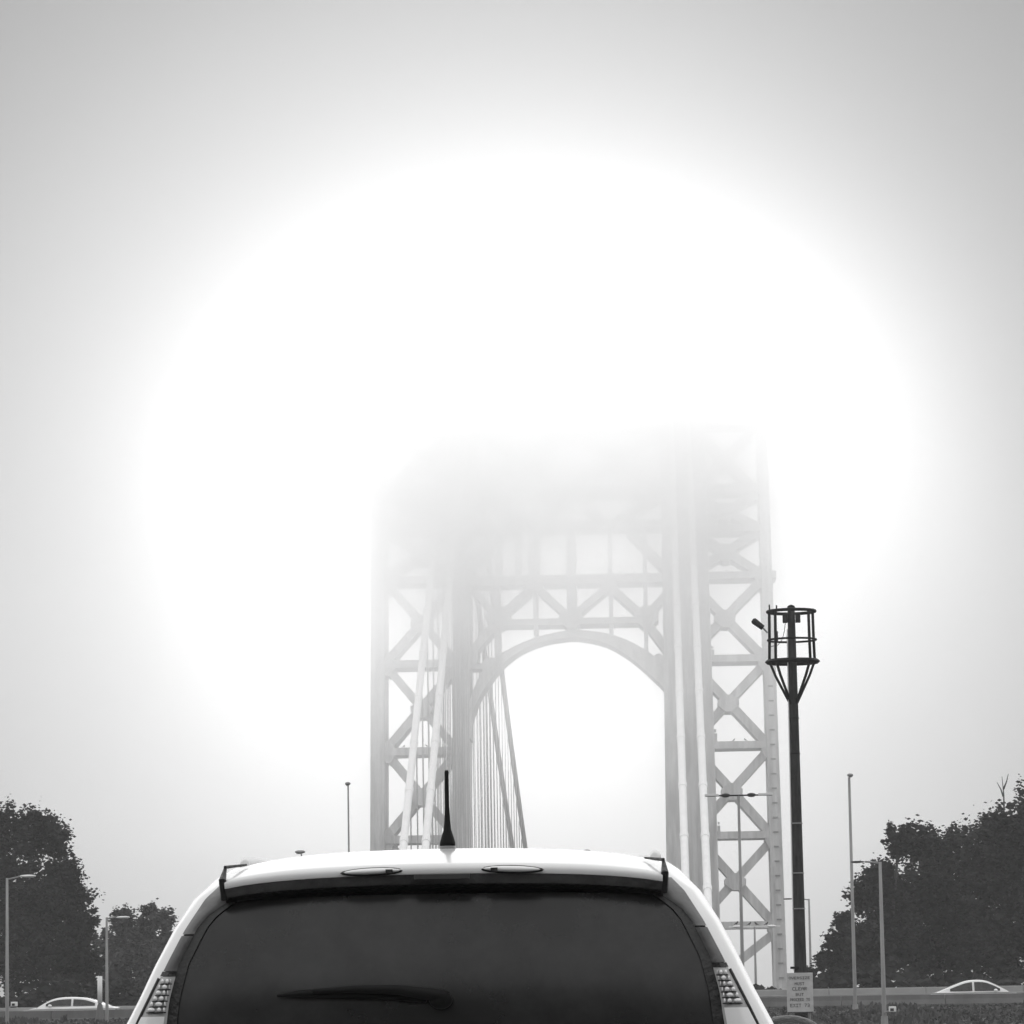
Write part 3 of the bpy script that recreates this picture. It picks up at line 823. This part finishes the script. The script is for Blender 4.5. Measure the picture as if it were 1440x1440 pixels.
def full_sec(Y):
    a = sec(Y, -1); b = sec(Y, 1)[::-1][1:]; return a + b


rows = [ring_row(.05, .0, .02), ring_row(.030, .012, .01), ring_row(.012, .045, .004), ring_row(.002, .11), ring_row(0, .2)] + [full_sec(Y) for Y in YS]
s.grid(rows)
# front closing face
fr_ = full_sec(14.55); n = len(fr_); s.add([(x, y + .03, z) for x, y, z in fr_], [tuple(range(n))]); s.grid([fr_, [(x, y + .03, z) for x, y, z in fr_]])
body = s.build('body_shell', white_p, suv, smooth=True)
# floor
s = MB(); s.box((CXS, 12.1, .31), (1.5, 4.6, .05)); s.build('underbody', plast, suv)

# glass edge G(z) and trim edge M(z), half widths
GT = [(1.18, .735), (1.267, .713), (1.34, .705), (1.433, .682), (1.526, .637), (1.56, .610), (1.585, .575), (1.60, .55)]
ZG = [1.12, 1.17, 1.22, 1.267, 1.31, 1.35, 1.39, 1.433, 1.47, 1.50, 1.53, 1.555, 1.575, 1.588, 1.597]


def rear_pt(u, z, G, lift=0.0):
    hw = lerp_tab(G, z); k = abs(u) ** 3
    return (CXS + u * hw, lerp_tab(YRT, z) - .055 * (1 - k) - lift, z + (.008 * (1 - u * u) if z > 1.57 else 0))


US = [-1, -.97, -.9, -.8, -.6, -.4, -.2, 0, .2, .4, .6, .8, .9, .97, 1]
s = MB(); s.grid([[rear_pt(u, z, GT, .0) for u in US] for z in ZG]); win = s.build('rear_window', glass_d, suv, smooth=True)
# black ceramic edge of the glass
for sd_ in (-1, 1):
    s = MB(); s.grid([[rear_pt(sd_ * u, z, GT, .004) for u in (.965, .985, 1.004)] for z in ZG])
    s.build('window_seal', plast, suv, smooth=True)
# tailgate below the glass
GB = [(.5, .74), (.9, .76), (1.12, .742)]
s = MB(); s.grid([[rear_pt(u, z, GB) for u in US] for z in (.52, .6, .7, .8, .9, .98, 1.06, 1.118)]); tg = s.build('tailgate', white_p, suv, smooth=True)
s = MB(); s.box((CXS, 9.60, .93), (.31, .012, .155)); s.build('number_plate', sign_w, tg)
s = MB(); s.box((CXS, 9.57, .45), (1.62, .16, .22)); s.build('rear_bumper', plast, suv, bevel=.04)


# pillar trim (grey) between glass and shell, upper part
def strip(z0, z1, f0, f1, lift, sd_, n=14, curve=True):
    rws = []
    for i in range(n + 1):
        z = z0 + (z1 - z0) * i / n; g_ = lerp_tab(GT, z) + .002; o_ = lerp_tab(WT, z) - .046
        row = []
        for j in range(5):
            f = f0 + (f1 - f0) * j / 4; w_ = g_ + (o_ - g_) * f
            bul = math.sin(math.pi * min(1, max(0, f))) * .012
            row.append((CXS + sd_ * w_, lerp_tab(YRT, z) - lift - bul, z))
        rws.append(row if sd_ > 0 else row[::-1])
    return rws


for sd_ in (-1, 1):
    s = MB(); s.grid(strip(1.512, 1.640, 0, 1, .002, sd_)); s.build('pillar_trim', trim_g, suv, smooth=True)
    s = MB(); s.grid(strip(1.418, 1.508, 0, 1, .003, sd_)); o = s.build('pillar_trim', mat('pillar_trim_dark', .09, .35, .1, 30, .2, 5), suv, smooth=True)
    s = MB(); s.grid(strip(1.405, 1.417, 0, 1.05, .006, sd_, 3)); s.build('trim_gasket', plast, suv)
    # tail lamp: dark housing, rows of bright cells, smooth lens below
    s = MB(); s.grid(strip(1.0, 1.404, .0, 1.0, .004, sd_)); tl = s.build('tail_light', lens_g, suv, smooth=True)
    random.seed(5)
    for k in range(6):
        z = 1.392 - k * .0145
        g_ = lerp_tab(GT, z) + .006; o_ = lerp_tab(WT, z) - .052
        cuts = [0, .2, .62 + .12 * math.sin(k * 2.1), 1]
        s = MB()
        for a_, b_ in zip(cuts[:-1], cuts[1:]):
            xa = g_ + (o_ - g_) * a_ + .002; xb = g_ + (o_ - g_) * b_ - .002
            s.ell((CXS + sd_ * (xa + xb) / 2, lerp_tab(YRT, z) - .017, z), (abs(xb - xa) / 2, .008, .0062), 12, 8)
        s.build('lamp_cell', lens_w, tl, smooth=True)
        s = MB(); s.box((CXS + sd_ * (g_ + o_) / 2, lerp_tab(YRT, z) - .018, z - .0072), (o_ - g_, .004, .0030)); s.build('cell_divider', plast, tl)
    s = MB(); s.grid(strip(1.03, 1.302, .08, .97, .017, sd_)); s.build('lower_lens', lens_w, tl, smooth=True)
    # seam between lamp and body side
    s = MB(); s.tube([(CXS + sd_ * (lerp_tab(WT, z) - .043), lerp_tab(YRT, z) - .004, z) for z in (1.0, 1.1, 1.2, 1.3, 1.4)], .004, 6); s.build('lamp_seam', plast, suv)

# roof spoiler
HW = .567


def trail(x):  # trailing edge height
    k = abs(x) / HW; return 1.661 - .016 * k ** 2 - .012 * k ** 6


XS = [-HW + 2 * HW * i / 24 for i in range(25)]
s = MB(); rws = []
for f, yy in ((0, 9.90), (.0, 9.896), (.25, 9.93), (.55, 9.99), (.8, 10.07), (1, 10.2)):
    row = []
    for x in XS:
        k = abs(x) / HW
        zt = 1.7305 - .022 * k ** 2 - .022 * k ** 5; z = trail(x) + (zt - trail(x)) * f ** .8
        row.append((CXS + x, yy + .05 * k * k * (1 - f), z + (.008 if yy == 9.896 else 0)))
    rws.append(row)
rws[0] = [(x, y + .004, z - .006) for x, y, z in rws[0]]
s.grid(rws); spo = s.build('roof_spoiler', white_p, suv, smooth=True)
s = MB()
r1 = [(x, y + .002, z - .001) for x, y, z in rws[0]]; r2 = []; r3 = []
for x in XS:
    k = abs(x) / HW; r2.append((CXS + x, 9.922 + .05 * k * k, 1.630 - .014 * k ** 2 - .012 * k ** 6)); r3.append((CXS + x, 9.99 + .03 * k * k, 1.597 - .010 * k ** 2 - .01 * k ** 6))
s.grid([r1, r2]); s.build('spoiler_underside', mat('spoiler_underside_shade', .085, .5, .3, 30, .35, 8), spo)  # shade below the trailing edge put into a dark colour
s = MB(); s.grid([r2, [(x, y - .003, z - .001) for x, y, z in r2], r3]); s.build('spoiler_gap', plast, spo)  # gap and underside; the deeper shade is put into the black colour
for sd_ in (-1, 1):
    s = MB(); s.tube([(CXS + sd_ * (HW + .004), 9.975, 1.600), (CXS + sd_ * (HW + .006), 9.955, 1.65), (CXS + sd_ * (HW + .003), 10.0, 1.683)], [.009, .010, .004], 8)
    s.build('spoiler_end_seam', plast, spo)
    s = MB(); s.tube([(CXS + sd_ * (HW + .003), 9.99, 1.684), (CXS + sd_ * (HW - .045), 10.06, 1.692)], [.005, .003], 6); s.build('hinge_gap', plast, spo)
    # almond-shaped recess with pale insert in the trailing edge
    cx = CXS + sd_ * .180; 
    s = MB(); s.ell((cx, 9.903, 1.663), (.083, .012, .0115), 24, 8, Matrix.Rotation(.03 * sd_, 3, 'Y')); rc = s.build('recess_rim', plast, spo, smooth=True)
    s = MB(); s.ell((cx, 9.897, 1.664), (.074, .012, .0078), 24, 8, Matrix.Rotation(.03 * sd_, 3, 'Y')); s.build('recess_insert', white_p, spo, smooth=True)
    s = MB(); s.box((cx - sd_ * .045, 9.885, 1.663), (.018, .006, .010)); s.build('recess_clip', plast, spo)
s = MB(); s.box((CXS, 9.898, 1.6475), (.145, .016, .015)); bl = s.build('brake_light', lens_r, spo, bevel=.002)
for q in (-.062, -.05, -.04, -.005, .006, .015, .045, .056, .066):
    s = MB(); s.box((CXS + q, 9.889, 1.6475), (.0065, .004, .012)); s.build('brake_lamp_cell', lens_w, bl)
# antenna
az = 1.722; ax = CXS - .002; ay = 10.22
s = MB(); s.lathe([(.020, 0), (.0225, .010), (.021, .018)], (ax, ay, az - .002), 20); an = s.build('antenna_base', trim_g, suv, smooth=True)
s = MB(); s.lathe([(.021, .016), (.0205, .026), (.0155, .043), (.0105, .058), (.0078, .085), (.0060, .12), (.0056, .19), (.0058, .212), (.0040, .217)], (ax, ay, az), 18); s.build('antenna_whip', black_m, an, smooth=True)
# roof rails
for sd_ in (-1, 1):
    pts = [(CXS + sd_ * .545, 10.22, 1.685), (CXS + sd_ * .548, 10.28, 1.706), (CXS + sd_ * .55, 10.5, 1.714), (CXS + sd_ * .55, 11.3, 1.728), (CXS + sd_ * .545, 12.0, 1.715), (CXS + sd_ * .54, 12.1, 1.68)]
    s = MB(); s.tube(pts, [.012, .014, .013, .013, .013, .012], 10); s.build('roof_rail', alloy, suv, smooth=True)
# wiper
def gpt(px, py, lift):
    """a point just proud of the rear glass seen at a photo position"""
    Y = 9.9
    for _ in range(6):
        p = P(px, py, Y); u = max(-1, min(1, (p.x - CXS) / lerp_tab(GT, p.z))); Y = lerp_tab(YRT, p.z) - .055 * (1 - abs(u) ** 3) - lift
    return P(px, py, Y)


wp = MB(); wp.tube([gpt(390, 1400, .02), gpt(420, 1398, .022), gpt(470, 1396, .022), gpt(530, 1398, .02), gpt(600, 1405, .02)], [.004, .010, .013, .013, .009], 8)
wi = wp.build('wiper_blade', black_m, suv, smooth=True)
wp = MB(); wp.tube([gpt(440, 1394, .045), gpt(500, 1391, .05), gpt(560, 1392, .05), gpt(610, 1399, .045), gpt(628, 1404, .04)], [.006, .010, .013, .017, .020], 10); wp.build('wiper_arm', black_m, suv, smooth=True)
c = gpt(620, 1406, .03); wp = MB(); wp.ell(c, (.030, .03, .024), 16, 10); wp.build('wiper_cap', black_m, suv, smooth=True)
# side windows, windscreen
for sd_ in (-1, 1):
    for (ya, yb) in ((10.45, 11.05), (11.12, 12.0), (12.08, 12.85)):
        rws = []
        for i in range(7):
            Y = ya + (yb - ya) * i / 6; rw = sec(Y, sd_, .004); rws.append([q for q in rw if 1.13 < q[2] < lerp_tab(TOPT, Y) - .13][:5])
        n_ = min(len(r_) for r_ in rws)
        if n_ >= 2: s = MB(); s.grid([r_[:n_] for r_ in rws]); s.build('side_window', glass_d, suv, smooth=True)
rws = []
for i in range(8):
    Y = 12.5 + .8 * i / 7; rw = full_sec(Y); k0 = 10; seg = rw[k0:len(rw) - k0]; rws.append([(x, y + .003, z + .005) for x, y, z in seg])
s = MB(); s.grid(rws); s.build('windscreen', glass_d, suv, smooth=True)
for Y in (10.62, 13.62):
    for sd_ in (-1, 1):
        s = MB(); s.tube([(CXS + sd_ * .70, Y, .355), (CXS + sd_ * .935, Y, .355)], .352, 26); o = s.build('wheel', rubber, suv, bevel=.02)
        s = MB(); s.tube([(CXS + sd_ * .88, Y, .355), (CXS + sd_ * .945, Y, .355)], .23, 22); s.build('rim', alloy, o, bevel=.01)
for sd_ in (-1, 1):
    s = MB(); s.box((CXS + sd_ * .66, 14.42, .82), (.34, .2, .13)); s.build('headlight', lens_w, suv, bevel=.03)
    for Yh in (11.35, 12.3):
        s = MB(); s.box((CXS + sd_ * .93, Yh, .98), (.03, .18, .03)); s.build('door_handle', white_p, suv, bevel=.008)
# mirrors
pm = P(1108, 1438, 12.75)
for sd_ in (-1, 1):
    mx = CXS + sd_ * (abs(pm.x - CXS)); mz = pm.z - .015
    s = MB(); s.ell((mx, 12.75, mz - .045), (.125, .075, .085), 20, 12); o = s.build('mirror', plast, suv, smooth=True)
    s = MB(); s.ell((mx, 12.685, mz - .05), (.105, .02, .065), 20, 10); s.build('mirror_glass', glass_d, o, smooth=True)
    s = MB(); s.tube([(mx - sd_ * .08, 12.78, mz - .09), (CXS + sd_ * .87, 12.80, 1.12)], .03, 8); s.build('mirror_arm', plast, o)


# ------------------------------------------------------------------ fog
def volmat(name, dens, aniso, cloud=None):
    m = bpy.data.materials.new(name); m.use_nodes = True; t = m.node_tree; t.nodes.clear()
    o = nd(t, 'ShaderNodeOutputMaterial'); v = nd(t, 'ShaderNodeVolumePrincipled')
    v.inputs['Color'].default_value = (1, 1, 1, 1); v.inputs['Anisotropy'].default_value = aniso; v.inputs['Density'].default_value = dens
    t.links.new(v.outputs[0], o.inputs['Volume'])
    if cloud:
        base, top, x0, ex, ey = cloud
        tcn = nd(t, 'ShaderNodeTexCoord'); sp = nd(t, 'ShaderNodeSeparateXYZ'); t.links.new(tcn.outputs['Object'], sp.inputs[0])
        ns = nd(t, 'ShaderNodeTexNoise'); ns.inputs['Scale'].default_value = 1 / 24; ns.inputs['Detail'].default_value = 3; t.links.new(tcn.outputs['Object'], ns.inputs['Vector'])
        nz = mth(t, 'SUBTRACT', ns.outputs['Fac'], .5)
        zz = mth(t, 'ADD', sp.outputs['Z'], mth(t, 'MULTIPLY', nz, 34))
        zz = mth(t, 'ADD', zz, mth(t, 'MULTIPLY', mth(t, 'MINIMUM', mth(t, 'SUBTRACT', sp.outputs['X'], x0), 8), -.35))
        k = mth(t, 'DIVIDE', mth(t, 'SUBTRACT', zz, base), top - base, clamp=True); k = mth(t, 'POWER', k, 3.0)
        zc = mth(t, 'MAXIMUM', mth(t, 'SUBTRACT', sp.outputs['Z'], 46), 0)
        rr = mth(t, 'ADD', mth(t, 'POWER', mth(t, 'DIVIDE', mth(t, 'ABSOLUTE', sp.outputs['X']), ex), 2), mth(t, 'POWER', mth(t, 'DIVIDE', zc, 45), 2))
        fx = mth(t, 'POWER', mth(t, 'SUBTRACT', 1, rr, clamp=True), 3.4)
        fy = mth(t, 'SUBTRACT', 1, mth(t, 'POWER', mth(t, 'DIVIDE', mth(t, 'ABSOLUTE', sp.outputs['Y']), ey), 2), clamp=True)
        dd = mth(t, 'MULTIPLY', mth(t, 'MULTIPLY', k, fx), mth(t, 'MULTIPLY', fy, dens))
        t.links.new(dd, v.inputs['Density'])
    return m


hz = MB(); hz.box((0, 570, 79), (1900, 1800, 162))
o = hz.build('haze', volmat('haze_volume', .0004, .2)); tag(o, 'thin pale haze in the air over road, trees and bridge', 'haze', kind='stuff')
fb = MB(); fb.box((0, 0, 65), (140, 184, 100))
o = fb.build('fog_bank', volmat('fog_bank_volume',   .066, .98, (6, 60, -8, 55, 92)))
o.location = (-9, TY - 190, 0); o.active_material.cycles.volume_step_rate = 1.0
tag(o, 'thick white fog swallowing the top of the bridge tower', 'fog', kind='stuff')
